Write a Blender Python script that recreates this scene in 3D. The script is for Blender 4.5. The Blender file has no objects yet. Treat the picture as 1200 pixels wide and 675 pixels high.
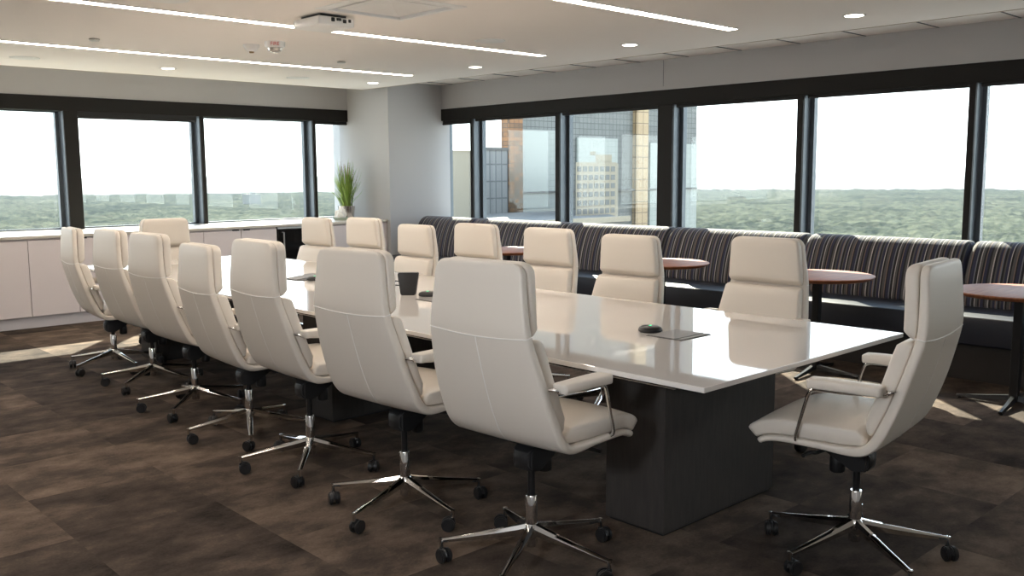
import bpy, bmesh, math, random
from mathutils import Vector, Matrix, noise
R = math.radians
random.seed(7)
SC = bpy.context.scene
COL = SC.collection

# ------------------------------------------------------------------ materials
def nodes(m):
    m.use_nodes = True
    return m.node_tree.nodes, m.node_tree.links

def mat(name, col, rough=0.5, metal=0.0, spec=0.5, bump=None, vary=None, coat=0.0, emit=None, sheen=0.0):
    m = bpy.data.materials.new(name)
    N, L = nodes(m)
    b = N['Principled BSDF']
    b.inputs['Base Color'].default_value = (*col, 1)
    b.inputs['Roughness'].default_value = rough
    b.inputs['Metallic'].default_value = metal
    b.inputs['Specular IOR Level'].default_value = spec
    b.inputs['Coat Weight'].default_value = coat
    b.inputs['Coat Roughness'].default_value = 0.03
    b.inputs['Sheen Weight'].default_value = sheen
    if emit:
        b.inputs['Emission Color'].default_value = (*emit[0], 1)
        b.inputs['Emission Strength'].default_value = emit[1]
    if bump or vary:
        tc = N.new('ShaderNodeTexCoord')
        nz = N.new('ShaderNodeTexNoise')
        nz.inputs['Detail'].default_value = 3
        L.new(tc.outputs['Object'], nz.inputs['Vector'])
        if bump:
            nz.inputs['Scale'].default_value = bump[0]
            bp = N.new('ShaderNodeBump')
            bp.inputs['Strength'].default_value = bump[1]
            bp.inputs['Distance'].default_value = 0.002
            L.new(nz.outputs['Fac'], bp.inputs['Height'])
            L.new(bp.outputs['Normal'], b.inputs['Normal'])
        if vary:
            n2 = N.new('ShaderNodeTexNoise')
            n2.inputs['Scale'].default_value = vary[0]
            n2.inputs['Detail'].default_value = 5
            L.new(tc.outputs['Object'], n2.inputs['Vector'])
            mx = N.new('ShaderNodeMix'); mx.data_type = 'RGBA'
            mx.inputs[6].default_value = (*col, 1)
            mx.inputs[7].default_value = (*vary[1], 1)
            L.new(n2.outputs['Fac'], mx.inputs[0])
            L.new(mx.outputs[2], b.inputs['Base Color'])
    return m

M = {}
M['leather'] = mat('cream_leather', (0.74, 0.68, 0.605), 0.42, spec=0.4, bump=(320, 0.10), vary=(2.5, (0.72, 0.66, 0.585)))
M['thread'] = mat('seam_leather', (0.82, 0.79, 0.75), 0.5)
M['chrome'] = mat('chrome', (0.80, 0.80, 0.80), 0.07, 1.0)
M['black_plastic'] = mat('black_plastic', (0.012, 0.012, 0.013), 0.42)
M['black_steel'] = mat('black_steel', (0.016, 0.016, 0.017), 0.3, 0.2)
M['wall'] = mat('wall_paint', (0.45, 0.445, 0.445), 0.85, bump=(180, 0.05))
M['ceiling'] = mat('ceiling_paint', (0.86, 0.805, 0.755), 0.9, bump=(150, 0.04))
M['tan_trim'] = mat('tan_trim', (0.44, 0.36, 0.27), 0.6)
M['black_frame'] = mat('black_frame', (0.013, 0.012, 0.011), 0.6, 0.0, spec=0.2)
M['grey_frame'] = mat('grey_anodized', (0.10, 0.115, 0.13), 0.36, 0.6)
M['shade'] = mat('shade_fabric', (0.018, 0.018, 0.019), 0.8)
M['credenza'] = mat('mauve_grey_laminate', (0.70, 0.645, 0.65), 0.5)
M['worktop'] = mat('pale_stone_top', (0.62, 0.58, 0.52), 0.3, vary=(14, (0.52, 0.48, 0.43)))
M['plinth'] = mat('brushed_kick', (0.62, 0.60, 0.63), 0.45, 0.2)
M['fridge_black'] = mat('black_glass', (0.008, 0.008, 0.008), 0.08)
M['steel'] = mat('brushed_steel', (0.62, 0.61, 0.59), 0.28, 1.0)
M['tabletop'] = mat('white_glass_top', (0.83, 0.80, 0.77), 0.03, spec=0.75, coat=0.35)
M['table_base'] = None
M['vinyl'] = mat('navy_vinyl', (0.010, 0.013, 0.023), 0.42, bump=(90, 0.15))
M['dark_kick'] = mat('dark_plinth', (0.020, 0.016, 0.014), 0.7)
M['white_plastic'] = mat('white_plastic', (0.78, 0.77, 0.75), 0.4)
M['lens'] = mat('clear_lens', (0.75, 0.72, 0.68), 0.12, 0.6)
M['red_ink'] = mat('red_ink', (0.55, 0.03, 0.02), 0.5)
M['green_led'] = mat('green_led', (0.02, 0.5, 0.2), 0.4, emit=((0.05, 0.9, 0.4), 1.2))
M['light_strip'] = mat('light_diffuser', (0.9, 0.9, 0.9), 0.5, emit=((1.0, 0.87, 0.74), 18.5))
M['downlight'] = mat('downlight_lens', (0.9, 0.9, 0.9), 0.5, emit=((1.0, 0.90, 0.76), 7.0))
M['leaf'] = mat('grass_leaf', (0.10, 0.20, 0.025), 0.45, vary=(18, (0.30, 0.42, 0.08)))
M['bud'] = mat('dry_bud', (0.30, 0.20, 0.10), 0.7)
M['hammered'] = mat('hammered_silver', (0.62, 0.58, 0.54), 0.16, 1.0)
M['tissue'] = mat('tissue_paper', (0.85, 0.83, 0.79), 0.9)
M['dish'] = mat('green_glass_dish', (0.45, 0.52, 0.42), 0.1)
M['hatch'] = mat('satin_aluminium', (0.22, 0.215, 0.21), 0.5, 0.4)

def wood(name, c1, c2, scale, axis, rough=0.4, coat=0.0):
    m = bpy.data.materials.new(name)
    N, L = nodes(m); b = N['Principled BSDF']
    tc = N.new('ShaderNodeTexCoord'); mp = N.new('ShaderNodeMapping')
    mp.inputs['Scale'].default_value = axis
    L.new(tc.outputs['Object'], mp.inputs['Vector'])
    nz = N.new('ShaderNodeTexNoise'); nz.inputs['Scale'].default_value = scale
    nz.inputs['Detail'].default_value = 6; nz.inputs['Distortion'].default_value = 0.4
    L.new(mp.outputs[0], nz.inputs['Vector'])
    cr = N.new('ShaderNodeValToRGB')
    cr.color_ramp.elements[0].position = 0.3; cr.color_ramp.elements[0].color = (*c1, 1)
    cr.color_ramp.elements[1].position = 0.7; cr.color_ramp.elements[1].color = (*c2, 1)
    L.new(nz.outputs['Fac'], cr.inputs['Fac']); L.new(cr.outputs['Color'], b.inputs['Base Color'])
    b.inputs['Roughness'].default_value = rough; b.inputs['Coat Weight'].default_value = coat
    b.inputs['Specular IOR Level'].default_value = 0.28
    return m
M['table_base'] = wood('charcoal_oak', (0.042, 0.038, 0.036), (0.056, 0.050, 0.046), 9, (8, 8, 0.8), 0.5)
M['walnut'] = wood('reddish_walnut', (0.20, 0.066, 0.026), (0.34, 0.125, 0.055), 4, (1.2, 10, 1), 0.5, 0.0)

SEED = 33.37
def carpet_mat():
    m = bpy.data.materials.new('brown_carpet_tiles')
    N, L = nodes(m); b = N['Principled BSDF']
    tc = N.new('ShaderNodeTexCoord'); mp = N.new('ShaderNodeMapping')
    S = 1 / 0.61
    mp.inputs['Scale'].default_value = (S, S, 1)
    mp.inputs['Location'].default_value = (-1.78 * S, -5.66 * S, 0)
    L.new(tc.outputs['Object'], mp.inputs['Vector'])
    fl = N.new('ShaderNodeVectorMath'); fl.operation = 'FLOOR'
    L.new(mp.outputs[0], fl.inputs[0])
    wn = N.new('ShaderNodeTexWhiteNoise'); wn.noise_dimensions = '2D'
    sh = N.new('ShaderNodeVectorMath'); sh.operation = 'ADD'; sh.inputs[1].default_value = (SEED, SEED * 3, 0)
    L.new(fl.outputs[0], sh.inputs[0]); L.new(sh.outputs[0], wn.inputs['Vector'])
    # brushed cloudy pattern, shifted per tile
    ad = N.new('ShaderNodeVectorMath'); ad.operation = 'MULTIPLY_ADD'
    L.new(wn.outputs['Color'], ad.inputs[0]); ad.inputs[1].default_value = (20, 20, 20)
    L.new(mp.outputs[0], ad.inputs[2])
    m2 = N.new('ShaderNodeMapping'); m2.inputs['Scale'].default_value = (1.5, 2.0, 1)
    L.new(ad.outputs[0], m2.inputs['Vector'])
    n1 = N.new('ShaderNodeTexNoise'); n1.inputs['Scale'].default_value = 1.6
    n1.inputs['Detail'].default_value = 7; n1.inputs['Roughness'].default_value = 0.62
    L.new(m2.outputs[0], n1.inputs['Vector'])
    n2 = N.new('ShaderNodeTexNoise'); n2.inputs['Scale'].default_value = 90; n2.inputs['Detail'].default_value = 2
    L.new(tc.outputs['Object'], n2.inputs['Vector'])
    a = N.new('ShaderNodeMath'); a.operation = 'MULTIPLY_ADD'
    L.new(wn.outputs['Value'], a.inputs[0]); a.inputs[1].default_value = 0.25
    L.new(n1.outputs['Fac'], a.inputs[2])
    a2 = N.new('ShaderNodeMath'); a2.operation = 'MULTIPLY_ADD'
    L.new(n2.outputs['Fac'], a2.inputs[0]); a2.inputs[1].default_value = 0.16
    L.new(a.outputs[0], a2.inputs[2])
    cr = N.new('ShaderNodeValToRGB')
    e = cr.color_ramp.elements
    e[0].position = 0.44; e[0].color = (0.022, 0.0165, 0.0135, 1)
    e[1].position = 1.0; e[1].color = (0.190, 0.140, 0.104, 1)
    x = cr.color_ramp.elements.new(0.72); x.color = (0.076, 0.057, 0.045, 1)
    L.new(a2.outputs[0], cr.inputs['Fac']); L.new(cr.outputs['Color'], b.inputs['Base Color'])
    b.inputs['Roughness'].default_value = 0.95; b.inputs['Specular IOR Level'].default_value = 0.12
    bp = N.new('ShaderNodeBump'); bp.inputs['Strength'].default_value = 0.35; bp.inputs['Distance'].default_value = 0.004
    L.new(n2.outputs['Fac'], bp.inputs['Height']); L.new(bp.outputs['Normal'], b.inputs['Normal'])
    return m
M['carpet'] = carpet_mat()

def stripe_mat():
    m = bpy.data.materials.new('striped_upholstery')
    N, L = nodes(m); b = N['Principled BSDF']
    tc = N.new('ShaderNodeTexCoord'); sp = N.new('ShaderNodeSeparateXYZ')
    L.new(tc.outputs['Object'], sp.inputs[0])
    mu = N.new('ShaderNodeMath'); mu.operation = 'MULTIPLY'; mu.inputs[1].default_value = 1 / 0.31
    L.new(sp.outputs['Y'], mu.inputs[0])
    fr = N.new('ShaderNodeMath'); fr.operation = 'FRACT'; L.new(mu.outputs[0], fr.inputs[0])
    cr = N.new('ShaderNodeValToRGB'); cr.color_ramp.interpolation = 'CONSTANT'
    BK = (0.010, 0.010, 0.013); NV = (0.020, 0.022, 0.052); GR = (0.080, 0.075, 0.074)
    LT = (0.42, 0.395, 0.385); BR = (0.18, 0.125, 0.105); GB = (0.15, 0.155, 0.18)
    seq = [(0, BK), (.05, LT), (.075, GR), (.13, BK), (.17, NV), (.235, BR), (.255, BK), (.30, GR), (.355, LT), (.375, BK),
           (.43, GB), (.46, NV), (.53, BK), (.56, BR), (.585, GR), (.645, BK), (.69, LT), (.71, NV), (.77, GR), (.80, BK), (.85, GB), (.88, BR), (.905, NV), (.96, GR)]
    el = cr.color_ramp.elements
    el[0].position = 0; el[0].color = (*BK, 1); el[1].position = seq[1][0]; el[1].color = (*seq[1][1], 1)
    for p, c in seq[2:]:
        x = el.new(p); x.color = (*c, 1)
    L.new(fr.outputs[0], cr.inputs['Fac']); L.new(cr.outputs['Color'], b.inputs['Base Color'])
    b.inputs['Roughness'].default_value = 0.85; b.inputs['Sheen Weight'].default_value = 0.15
    nz = N.new('ShaderNodeTexNoise'); nz.inputs['Scale'].default_value = 400
    L.new(tc.outputs['Object'], nz.inputs['Vector'])
    bp = N.new('ShaderNodeBump'); bp.inputs['Strength'].default_value = 0.2; bp.inputs['Distance'].default_value = 0.002
    L.new(nz.outputs['Fac'], bp.inputs['Height']); L.new(bp.outputs['Normal'], b.inputs['Normal'])
    return m
M['stripe'] = stripe_mat()

def pane_mat():
    m = bpy.data.materials.new('window_glass')
    N, L = nodes(m); N.remove(N['Principled BSDF'])
    out = N['Material Output']
    tr = N.new('ShaderNodeBsdfTransparent'); tr.inputs['Color'].default_value = (0.93, 0.97, 0.955, 1)
    gl = N.new('ShaderNodeBsdfGlossy'); gl.inputs['Roughness'].default_value = 0.0
    ge = N.new('ShaderNodeNewGeometry'); dt = N.new('ShaderNodeVectorMath'); dt.operation = 'DOT_PRODUCT'
    L.new(ge.outputs['Normal'], dt.inputs[0]); L.new(ge.outputs['Incoming'], dt.inputs[1])
    ab = N.new('ShaderNodeMath'); ab.operation = 'ABSOLUTE'; L.new(dt.outputs['Value'], ab.inputs[0])
    iv = N.new('ShaderNodeMath'); iv.operation = 'SUBTRACT'; iv.inputs[0].default_value = 1.0; L.new(ab.outputs[0], iv.inputs[1])
    pw = N.new('ShaderNodeMath'); pw.operation = 'POWER'; pw.inputs[1].default_value = 5.0; L.new(iv.outputs[0], pw.inputs[0])
    fr = N.new('ShaderNodeMath'); fr.operation = 'MULTIPLY_ADD'; fr.inputs[1].default_value = 0.95; fr.inputs[2].default_value = 0.042
    L.new(pw.outputs[0], fr.inputs[0])
    mx = N.new('ShaderNodeMixShader')
    L.new(fr.outputs[0], mx.inputs[0]); L.new(tr.outputs[0], mx.inputs[1]); L.new(gl.outputs[0], mx.inputs[2])
    L.new(mx.outputs[0], out.inputs['Surface'])
    return m
M['pane'] = pane_mat()

def grid_mat(name, c1, c2, line, bw, bh, rough, metal, mortar=0.06, jitter=1.0):
    """curtain-wall: panels of glass with thin dark joints"""
    m = bpy.data.materials.new(name)
    N, L = nodes(m); b = N['Principled BSDF']
    tc = N.new('ShaderNodeTexCoord'); sp = N.new('ShaderNodeSeparateXYZ'); cb = N.new('ShaderNodeCombineXYZ')
    L.new(tc.outputs['Object'], sp.inputs[0])
    ad = N.new('ShaderNodeMath'); L.new(sp.outputs['X'], ad.inputs[0]); L.new(sp.outputs['Y'], ad.inputs[1])
    L.new(ad.outputs[0], cb.inputs['X']); L.new(sp.outputs['Z'], cb.inputs['Y'])
    br = N.new('ShaderNodeTexBrick'); br.offset = 0.0
    br.inputs['Scale'].default_value = 1.0; br.inputs['Brick Width'].default_value = bw; br.inputs['Row Height'].default_value = bh
    br.inputs['Mortar Size'].default_value = mortar; br.inputs['Mortar Smooth'].default_value = 0.1
    br.inputs['Color1'].default_value = (*c1, 1); br.inputs['Color2'].default_value = (*c2, 1); br.inputs['Mortar'].default_value = (*line, 1)
    L.new(cb.outputs[0], br.inputs['Vector']); L.new(br.outputs['Color'], b.inputs['Base Color'])
    b.inputs['Roughness'].default_value = rough; b.inputs['Metallic'].default_value = metal
    return m
M['dark_curtain'] = grid_mat('dark_curtain_wall', (0.125, 0.128, 0.118), (0.15, 0.153, 0.142), (0.05, 0.054, 0.05), 1.25, 1.25, 0.5, 0.0)
M['mirrored_sky'] = grid_mat('painted_sky_reflection', (0.28, 0.295, 0.265), (0.30, 0.315, 0.285), (0.19, 0.205, 0.185), 1.25, 1.25, 0.4, 0.0, 0.03)  # sky mirrored in the tower glass, painted as a lighter panel colour
M['bronze_dark'] = grid_mat('dark_bronze_glass', (0.10, 0.06, 0.035), (0.26, 0.12, 0.045), (0.06, 0.04, 0.03), 1.3, 0.9, 0.35, 0.3)
M['bronze_pale'] = grid_mat('pale_bronze_glass', (0.37, 0.27, 0.155), (0.33, 0.235, 0.135), (0.13, 0.09, 0.05), 2.0, 2.6, 0.4, 0.2, 0.1)
M['grey_office'] = grid_mat('grey_office_wall', (0.20, 0.20, 0.19), (0.22, 0.22, 0.21), (0.11, 0.11, 0.11), 1.6, 3.4, 0.5, 0.0, 0.16)
M['concrete'] = mat('beige_concrete', (0.29, 0.25, 0.185), 0.85, vary=(0.4, (0.265, 0.23, 0.17)))
M['office_glass'] = mat('office_window', (0.10, 0.105, 0.10), 0.2)
M['podium'] = mat('grey_podium', (0.13, 0.125, 0.115), 0.9)

def forest_mat():
    m = bpy.data.materials.new('tree_canopy')
    N, L = nodes(m); b = N['Principled BSDF']
    tc = N.new('ShaderNodeTexCoord')
    n1 = N.new('ShaderNodeTexNoise'); n1.inputs['Scale'].default_value = 0.06; n1.inputs['Detail'].default_value = 6
    n1.inputs['Roughness'].default_value = 0.7
    n2 = N.new('ShaderNodeTexNoise'); n2.inputs['Scale'].default_value = 0.006; n2.inputs['Detail'].default_value = 4
    L.new(tc.outputs['Object'], n1.inputs['Vector']); L.new(tc.outputs['Object'], n2.inputs['Vector'])
    a = N.new('ShaderNodeMath'); a.operation = 'MULTIPLY_ADD'; a.inputs[1].default_value = 0.5
    L.new(n2.outputs['Fac'], a.inputs[0]); L.new(n1.outputs['Fac'], a.inputs[2])
    cr = N.new('ShaderNodeValToRGB'); e = cr.color_ramp.elements
    e[0].position = 0.62; e[0].color = (0.006, 0.012, 0.006, 1)
    e[1].position = 0.90; e[1].color = (0.115, 0.120, 0.075, 1)
    L.new(a.outputs[0], cr.inputs['Fac']); L.new(cr.outputs['Color'], b.inputs['Base Color'])
    b.inputs['Roughness'].default_value = 1.0; b.inputs['Specular IOR Level'].default_value = 0.0
    return m
M['forest'] = forest_mat()

# ------------------------------------------------------------------ object helpers
def obj(name, bm, m, parent=None, loc=None, smooth=True, angle=35):
    me = bpy.data.meshes.new(name)
    bmesh.ops.recalc_face_normals(bm, faces=bm.faces)
    bm.to_mesh(me); bm.free()
    for mm in (m if isinstance(m, (list, tuple)) else [m]):
        me.materials.append(mm)
    o = bpy.data.objects.new(name, me); COL.objects.link(o)
    if smooth:
        me.polygons.foreach_set('use_smooth', [True] * len(me.polygons))
        me.set_sharp_from_angle(angle=R(angle))
    if parent: o.parent = parent
    if loc: o.location = loc
    return o

def tag(o, label, cat, group=None, kind=None):
    if label: o['label'] = label
    if cat: o['category'] = cat
    if group: o['group'] = group
    if kind: o['kind'] = kind
    return o

def thing(name, label, cat, loc=(0, 0, 0), rz=0.0, group=None, kind=None):
    o = bpy.data.objects.new(name, None); COL.objects.link(o)
    o.location = loc; o.rotation_euler = (0, 0, rz); o.empty_display_size = 0.1
    return tag(o, label, cat, group, kind)

def struct(o, label=None, cat=None):
    o['kind'] = 'structure'
    if label: o['label'] = label
    if cat: o['category'] = cat
    return o

def BM(): return bmesh.new()

def box(bm, x0, x1, y0, y1, z0, z1, bev=0.0, seg=2):
    r = bmesh.ops.create_cube(bm, size=1.0)
    vs = r['verts']
    bmesh.ops.transform(bm, verts=vs, matrix=Matrix.Translation(((x0 + x1) / 2, (y0 + y1) / 2, (z0 + z1) / 2)) @ Matrix.Diagonal((abs(x1 - x0), abs(y1 - y0), abs(z1 - z0), 1)))
    if bev > 0:
        es = list({e for v in vs for e in v.link_edges})
        bmesh.ops.bevel(bm, geom=es, offset=bev, segments=seg, affect='EDGES', profile=0.5)
    return bm

def lathe(bm, prof, n=32, cx=0.0, cy=0.0):
    """prof: list of (r, z) from bottom to top; closed at r==0 ends"""
    rings = []
    for r, z in prof:
        if r < 1e-6: rings.append([bm.verts.new((cx, cy, z))])
        else: rings.append([bm.verts.new((cx + r * math.cos(2 * math.pi * k / n), cy + r * math.sin(2 * math.pi * k / n), z)) for k in range(n)])
    for a, b in zip(rings, rings[1:]):
        for k in range(n):
            k2 = (k + 1) % n
            if len(a) == 1 and len(b) == 1: continue
            if len(a) == 1: bm.faces.new((a[0], b[k2], b[k]))
            elif len(b) == 1: bm.faces.new((a[k], a[k2], b[0]))
            else: bm.faces.new((a[k], a[k2], b[k2], b[k]))
    for rg in (rings[0], rings[-1]):
        if len(rg) > 1: bm.faces.new(rg)
    return bm

def catmull(P, n=8):
    P = [Vector(p) for p in P]
    out = []
    for i in range(len(P) - 1):
        p0 = P[max(i - 1, 0)]; p1 = P[i]; p2 = P[i + 1]; p3 = P[min(i + 2, len(P) - 1)]
        for k in range(n):
            t = k / n
            out.append(0.5 * ((2 * p1) + (-p0 + p2) * t + (2 * p0 - 5 * p1 + 4 * p2 - p3) * t * t + (-p0 + 3 * p1 - 3 * p2 + p3) * t ** 3))
    out.append(P[-1])
    return out

def tube(bm, pts, r, seg=10, smooth=0, flat=1.0):
    """r: number or list; flat scales the section's second axis"""
    P = catmull(pts, smooth) if smooth else [Vector(p) for p in pts]
    n = len(P)
    rs = r if isinstance(r, (list, tuple)) else [r] * n
    if len(rs) != n:
        rs = [rs[0] + (rs[-1] - rs[0]) * i / (n - 1) for i in range(n)]
    T0 = (P[1] - P[0]).normalized()
    up = Vector((0, 0, 1)) if abs(T0.z) < 0.9 else Vector((0, 1, 0))
    U = T0.cross(up).normalized()
    rings = []
    for i, p in enumerate(P):
        T = (P[min(i + 1, n - 1)] - P[max(i - 1, 0)]).normalized()
        U = (U - T * U.dot(T)).normalized(); V = T.cross(U)
        rings.append([bm.verts.new(p + U * (rs[i] * math.cos(2 * math.pi * k / seg)) + V * (flat * rs[i] * math.sin(2 * math.pi * k / seg))) for k in range(seg)])
    for a, b in zip(rings, rings[1:]):
        for k in range(seg):
            bm.faces.new((a[k], a[(k + 1) % seg], b[(k + 1) % seg], b[k]))
    bm.faces.new(rings[0]); bm.faces.new(rings[-1])
    return bm

def resample(P, n):
    D = [0.0]
    for a, b in zip(P, P[1:]): D.append(D[-1] + (b - a).length)
    Ltot = D[-1]; out = []
    j = 0
    for i in range(n):
        s = Ltot * i / (n - 1)
        while j < len(D) - 2 and D[j + 1] < s: j += 1
        t = (s - D[j]) / max(D[j + 1] - D[j], 1e-9)
        out.append(P[j].lerp(P[j + 1], t))
    return out, Ltot

def slab(bm, path, width, t, cr=0.012, er=(0.03, 0.03), crown=0.0, n=44, side=1, nr=4, m=9):
    """Upholstered slab swept along path [(x, z)] in the XZ plane, spanning y.
    path is the joint line; the slab grows to `side` of it by thickness t(s); width(s) over s in 0..1.
    cr: edge roundness; er: corner radii seen from the front at both ends; crown: bulge."""
    P, Ltot = resample(catmull([(x, 0, z) for x, z in path], 10), 400)
    # sample arc positions, denser at the ends
    S = []
    k = 7
    for e in range(k): S.append(max(er[0], cr) * (1 - math.cos(math.pi / 2 * e / k)))
    a0, a1 = max(er[0], cr), Ltot - max(er[1], cr)
    for i in range(n): S.append(a0 + (a1 - a0) * i / (n - 1))
    for e in range(k - 1, -1, -1): S.append(Ltot - max(er[1], cr) * (1 - math.cos(math.pi / 2 * e / k)))
    tt = t if callable(t) else (lambda s: t)
    rings = []
    for s in S:
        u = s / Ltot * 399
        i = min(int(u), 398); f = u - i
        p = P[i].lerp(P[i + 1], f)
        T = (P[min(i + 2, 399)] - P[max(i - 1, 0)]).normalized()
        Nn = Vector((-T.z, 0, T.x)) * side
        q = s / Ltot
        w = width(q); th = tt(q)
        d = Ltot - s
        if s < er[0]: w -= 2 * (er[0] - math.sqrt(max(er[0] ** 2 - (er[0] - s) ** 2, 0)))
        if d < er[1]: w -= 2 * (er[1] - math.sqrt(max(er[1] ** 2 - (er[1] - d) ** 2, 0)))
        c = min(cr, th * 0.49)
        dd = min(s, d)
        inset = 0.0
        if dd < c: inset = c - math.sqrt(max(c * c - (c - dd) ** 2, 0))
        h = w / 2
        ring = []
        lo, hi = inset, th - inset
        rr = min(c, (hi - lo) * 0.49)
        # rounded-rect section: bottom edge, right, top, left
        def cr_(yy): return crown * (1 - min(abs(yy) / h, 1) ** 2.4) * min(1.0, dd / 0.05)
        for g in range(m):
            yy = -h + rr + (2 * h - 2 * rr) * g / (m - 1); ring.append((yy, lo))
        for g in range(1, nr):
            a = -math.pi / 2 + math.pi / 2 * g / nr; ring.append((h - rr + rr * math.cos(a), lo + rr + rr * math.sin(a)))
        for g in range(1, nr):
            a = math.pi / 2 * g / nr; ring.append((h - rr + rr * math.cos(a), hi - rr + rr * math.sin(a)))
        for g in range(m):
            yy = h - rr - (2 * h - 2 * rr) * g / (m - 1); ring.append((yy, hi + cr_(yy)))
        for g in range(1, nr):
            a = math.pi / 2 + math.pi / 2 * g / nr; ring.append((-h + rr + rr * math.cos(a), hi - rr + rr * math.sin(a)))
        for g in range(1, nr):
            a = math.pi + math.pi / 2 * g / nr; ring.append((-h + rr + rr * math.cos(a), lo + rr + rr * math.sin(a)))
        rings.append([bm.verts.new(p + Nn * b + Vector((0, a, 0))) for a, b in ring])
    K = len(rings[0])
    for a, b in zip(rings, rings[1:]):
        for k in range(K):
            bm.faces.new((a[k], a[(k + 1) % K], b[(k + 1) % K], b[k]))
    bm.faces.new(rings[0]); bm.faces.new(rings[-1])
    return bm

def lerpw(pts):
    def f(q):
        for (a, va), (b, vb) in zip(pts, pts[1:]):
            if q <= b: return va + (vb - va) * (q - a) / (b - a)
        return pts[-1][1]
    return f

def copy_tree(o, parent=None):
    c = o.copy(); COL.objects.link(c); c.parent = parent
    for ch in list(o.children): copy_tree(ch, c)
    return c

# ------------------------------------------------------------------ setting: room
ZC = 2.513            # main ceiling
XE, YE = 6.78, 9.92   # edges of the lowered ceiling
XS, YS = 7.735, 10.44 # inner faces of the walls over the windows
CX, CY = 6.885, 9.532 # corner of the column
X0, Y0 = -1.9, -2.9   # the walls behind the camera
b = BM(); box(b, X0, 8.1, Y0, 10.8, -0.25, 0); struct(obj('floor', b, M['carpet'], smooth=False), 'brown carpet tile floor', 'floor')
b = BM()
HX0, HX1, HY0, HY1 = 3.335, 3.915, 4.675, 5.255      # opening of the air diffuser
box(b, X0, HX0, Y0, YE, ZC, ZC + 0.06); box(b, HX1, XE, Y0, YE, ZC, ZC + 0.06)
box(b, HX0, HX1, Y0, HY0, ZC, ZC + 0.06); box(b, HX0, HX1, HY1, YE, ZC, ZC + 0.06)
ceil = struct(obj('ceiling', b, M['ceiling'], smooth=False), 'smooth cream painted ceiling with line lights', 'ceiling')
b = BM(); box(b, X0, 8.1, Y0, 10.8, 2.597, 2.85); struct(obj('ceiling', b, M['ceiling'], smooth=False), 'upper perimeter ceiling behind the lowered ceiling edge', 'ceiling')
b = BM(); box(b, XE - 0.002, XE + 0.008, Y0, YE + 0.008, ZC - 0.003, ZC + 0.05); box(b, X0, XE, YE, YE + 0.008, ZC - 0.003, ZC + 0.05)
struct(obj('trim_1', b, M['tan_trim'], smooth=False), 'tan metal edge around the lowered ceiling', 'trim')
b = BM()
for y in [9.3 - 0.61 * k for k in range(15)]: box(b, XE + 0.03, XS, y - 0.004, y + 0.004, 2.591, 2.599)
box(b, XS - 0.0015, XS + 0.001, 5.945, 5.949, 2.33, 2.59)
struct(obj('trim_2', b, M['grey_frame'], smooth=False), 'joints of the perimeter ceiling tiles and of the wall band below', 'trim')

ZT, ZB = 2.14, 0.885   # glass top and bottom
ZBAND = 2.29
ZBR = 0.80              # the right windows start behind the bench back
# wall_right: soffit above, low wall below; wall_left the same
b = BM(); box(b, XS, 7.96, Y0, 10.8, ZBAND, 2.597); box(b, XS, 7.96, Y0, 10.8, 0, ZBR)
struct(obj('wall_right', b, M['wall'], smooth=False), 'grey painted wall band above and below the right windows', 'wall')
b = BM(); box(b, X0, XS, YS, 10.69, ZBAND, 2.597); box(b, X0, XS, YS + 0.14, 10.69, 0, ZB)
struct(obj('wall_left', b, M['wall'], smooth=False), 'grey painted wall band above and below the left windows', 'wall')
b = BM(); box(b, CX, XS + 0.13, CY, 10.8, 0, 2.597)
struct(obj('wall_corner', b, M['wall'], smooth=False), 'square painted column in the corner between both window walls', 'wall')
b = BM(); box(b, X0 - 0.15, X0, Y0, 10.8, 0, 2.85); struct(obj('wall_back', b, M['wall'], smooth=False), 'painted wall behind the viewer', 'wall')
b = BM(); box(b, X0, 8.1, Y0 - 0.15, Y0, 0, 2.85); struct(obj('wall_front', b, M['wall'], smooth=False), 'painted wall beside the viewer', 'wall')

GX, GY = 7.905, 10.635  # glass planes
# black head band (roller shade cassettes) along both walls
def band(name, along, a0, a1, plane):
    b = BM()
    if along == 'y': box(b, plane - 0.012, GX + 0.01, a0, a1, ZT, ZBAND, 0.004, 1)
    else: box(b, a0, a1, plane - 0.012, GY + 0.01, ZT, ZBAND, 0.004, 1)
    return struct(obj(name, b, M['black_frame'], smooth=False), None, None)
tr = band('trim_3', 'y', Y0, CY, XS); tr['label'] = 'black head band above the right windows'
tr = band('trim_4', 'x', X0, CX, YS); tr['label'] = 'black head band above the left windows'

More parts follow.
